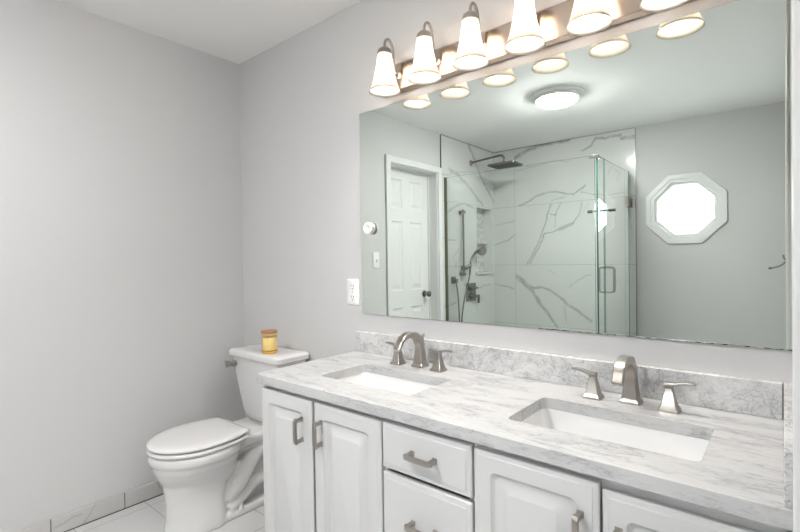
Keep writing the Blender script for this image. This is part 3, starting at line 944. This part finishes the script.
def egg(a_f, a_b, b, yc, z, n=48, flat=None, pw=2.0):
    """oval: reaches a_f to the front (-y), a_b to the back, half width b"""
    out = []
    for i in range(n):
        t = 2 * PI * i / n
        c_, s_ = math.cos(t), math.sin(t)
        x = b * math.copysign(abs(s_) ** (2 / pw), s_)
        y = (-a_f if c_ > 0 else a_b) * abs(c_) ** (2 / pw)
        y = -a_f * c_ if c_ > 0 else -a_b * c_
        if flat is not None:
            y = min(y, flat)
        out.append((TX + x, yc + y, z))
    return out


bw = MB()
bw.loft([egg(.195, .07, .122, -.46, 0), egg(.195, .07, .122, -.46, .02), egg(.188, .07, .116, -.46, .06), egg(.182, .075, .110, -.465, .13), egg(.184, .095, .112, -.468, .18),
         egg(.190, .155, .122, -.470, .225), egg(.200, .165, .146, -.483, .265), egg(.212, .175, .166, -.485, .30), egg(.218, .18, .174, -.485, .326), egg(.226, .185, .182, -.485, .332), egg(.228, .185, .184, -.485, .352), egg(.226, .183, .182, -.485, .368), egg(.216, .176, .172, -.485, .374)])
# deck behind the rim, carrying the tank
bw.loft([[(TX + x, y, z) for x, y in rrect(w_, .34, .06, 6, 0, -.20)] for w_, z in ((.20, .31), (.255, .335), (.262, .35), (.262, .368), (.25, .374))])
# neck under the deck, trapway and foot
bw.loft([[(TX + x, y + dy, z) for x, y in rrect(w_, d_, .05, 6, 0, -.20)] for w_, d_, z, dy in ((.105, .26, 0, .0), (.10, .26, .1, -.02), (.10, .24, .2, -.03), (.15, .24, .28, -.01), (.2, .28, .33, 0))])
for s_ in (-1, 1):
    tp = smooth_path([(TX + s_ * .060, -.40, .095), (TX + s_ * .082, -.345, .155), (TX + s_ * .080, -.285, .235), (TX + s_ * .075, -.23, .285), (TX + s_ * .066, -.17, .285), (TX + s_ * .062, -.135, .22), (TX + s_ * .060, -.125, .12), (TX + s_ * .055, -.12, .03)], 6)
    bw.tube(tp, lambda k: .044, 16)
    tq = smooth_path([(TX + s_ * .075, -.40, .045), (TX + s_ * .078, -.34, .075), (TX + s_ * .078, -.26, .125), (TX + s_ * .074, -.19, .115), (TX + s_ * .07, -.14, .05)], 6)
    bw.tube(tq, lambda k: .032, 16)
bw.loft([[(TX + x, y, z) for x, y in rrect(w_, d_, .05, 6, 0, -.275)] for w_, d_, z in ((.225, .39, 0), (.225, .39, .022), (.21, .375, .034))])
bo = to.add('bowl', bw, M['porcelain'])
md = bo.modifiers.new('remesh', 'REMESH')
md.mode = 'VOXEL'
md.voxel_size = .0055
md.use_smooth_shade = True
md = bo.modifiers.new('smooth', 'SMOOTH')
md.factor = .5
md.iterations = 9
for s_ in (-1, 1):
    to.add('bolt_cap', MB().lathe([(.014, .028), (.0145, .036), (.0115, .040), (.0105, .056), (.006, .063)], (TX + s_ * .098, -.345, 0), 20), M['porcelain'], bo, smooth=50)


def seat_outline(e, z, n=48):
    out = []
    for i in range(n):
        t = 2 * PI * i / n
        c_, s_ = math.cos(t), math.sin(t)
        yc = -.50
        b = .183 - e
        if c_ >= 0:
            y = -(.217 - e) * c_
            x = b * s_
        else:
            # towards the hinge the outline draws in to a straight back edge
            k = -c_
            y = (.185 - e) * min(1.0, k * 1.18) 
            x = b * math.copysign(max(abs(s_), .0), s_)
            xm = .142 - e
            if k * 1.18 >= 1:
                x = xm * max(-1, min(1, s_ / math.sqrt(1 - (1 / 1.18) ** 2)))
            else:
                f = (k * 1.18)
                x = math.copysign(b + (xm - b) * f ** 2.2, s_)
        out.append((TX + x, yc + y, z))
    return out


se = MB()
zs = .3755
outer = lambda e, z: seat_outline(e, z)
inner = lambda e, z: egg(.17 + e, .13 + e, .105 + e, -.495, z, 48)
rs = [outer(.006, zs), outer(.0, zs + .006), outer(.002, zs + .014), outer(.010, zs + .018), inner(.005, zs + .018), inner(0, zs + .012), inner(.004, zs), outer(.006, zs)]
R_ = [[se.bm.verts.new(p) for p in r] for r in rs[:-1]]
R_.append(R_[0])
for r0, r1 in zip(R_, R_[1:]):
    for i in range(48):
        j = (i + 1) % 48
        se.bm.faces.new((r0[i], r0[j], r1[j], r1[i]))
to.add('seat', se, M['porcelain'], smooth=60)
ld = MB()
zl = .3985
ld.loft([outer(.008, zl), outer(.002, zl + .004), outer(.001, zl + .010), outer(.006, zl + .0165), outer(.02, zl + .0195), outer(.06, zl + .021), outer(.11, zl + .0215)])
li = to.add('seat_lid', ld, M['porcelain'], smooth=50)
for s_ in (-1, 1):
    to.add('hinge', MB().tube([(TX + s_ * .055, -.298, .388), (TX + s_ * .100, -.298, .388)], .013, 16), M['porcelain'], li, smooth=50)


def tank_ring(hw, y0, y1, z, r, bow=.0, n=7):
    pts = rrect(2 * hw, y1 - y0, r, n, 0, (y0 + y1) / 2)
    return [(TX + x, y - (bow * (1 - (x / hw) ** 2) if y < (y0 + y1) / 2 else 0), z) for x, y in pts]


tk = MB()
tk.loft([tank_ring(.095, -.165, -.03, .374, .045), tank_ring(.120, -.180, -.025, .382, .045, .004), tank_ring(.148, -.186, -.022, .42, .04, .006), tank_ring(.168, -.190, -.02, .50, .034, .008), tank_ring(.188, -.194, -.02, .58, .030, .010), tank_ring(.208, -.198, -.02, .66, .028, .011), tank_ring(.218, -.202, -.02, .706, .026, .012)])
tko = to.add('tank', tk, M['porcelain'], smooth=60)
tl = MB()
tl.loft([tank_ring(.219, -.207, -.012, .7045, .028, .012), tank_ring(.227, -.216, -.006, .7095, .030, .013), tank_ring(.228, -.216, -.006, .731, .030, .013), tank_ring(.221, -.212, -.009, .740, .032, .013), tank_ring(.211, -.202, -.016, .7445, .03, .012), tank_ring(.16, -.155, -.05, .7445, .02, .006)])
to.add('tank_lid', tl, M['porcelain'], smooth=40)
lv = MB()
lv.lathe([(.018, -.204), (.018, -.213), (.010, -.216), (.008, -.226)], (TX - .170, 0, .665), 20, 'Y')
lp = smooth_path([(TX - .170, -.225, .665), (TX - .188, -.227, .664), (TX - .205, -.228, .661), (TX - .218, -.227, .658)], 4)
lv.sweep(lp, lambda k: [(a * (.75 + .5 * k / 12), b) for a, b in rrect(.032, .012, .005, 4)], upv=(0, 1, 0))
to.add('flush_lever', lv, M['nickel'], smooth=50, label='shiny metal lever')

# candle jar on the tank
KX, KY, KZ = .493, -.158, .745
cd = T('candle_jar', 'amber glass candle jar with a wooden lid on the toilet tank', 'candle', (KX, KY, KZ))
jr = MB().lathe([(.030, KZ), (.0335, KZ + .003), (.034, KZ + .010), (.034, KZ + .079), (.0332, KZ + .0815), (.0322, KZ + .079), (.0320, KZ + .012), (.028, KZ + .0095)], (KX, KY, 0), 40)
jr.bm.faces.ensure_lookup_table()
for f in jr.bm.faces:
    if f.calc_center_median().z < KZ + .0125:
        f.material_index = 1
cd.add('jar', jr, [M['amber'], M['amber_base']], smooth=40)
cd.add('wax', MB().lathe([(.031, KZ + .013), (.0316, KZ + .016), (.0316, KZ + .064), (.030, KZ + .066)], (KX, KY, 0), 36), M['wax'], smooth=40)
pr = MB()
for q in range(9):
    z_ = KZ + .026 + q * .0046
    ring0 = [(KX + .0342 * math.cos(a), KY + .0342 * math.sin(a)) for a in (math.radians(258 + (q % 2)), math.radians(268 + (q % 3)))]
    pr.loft([[(x, y, z_), (x, y, z_ + .0026)] + [(KX + (x - KX) * 1.008, KY + (y - KY) * 1.008, z_ + .0026), (KX + (x - KX) * 1.008, KY + (y - KY) * 1.008, z_)] for x, y in ring0])
cd.add('print', pr, M['print'], label='brown upright print on the side of the jar')
cd.add('lid', MB().lathe([(.031, KZ + .0822), (.0352, KZ + .084), (.0355, KZ + .091), (.033, KZ + .0935)], (KX, KY, 0), 40), M['wood'], smooth=40)
cd.o.scale = (1.18, 1.18, 1.20)
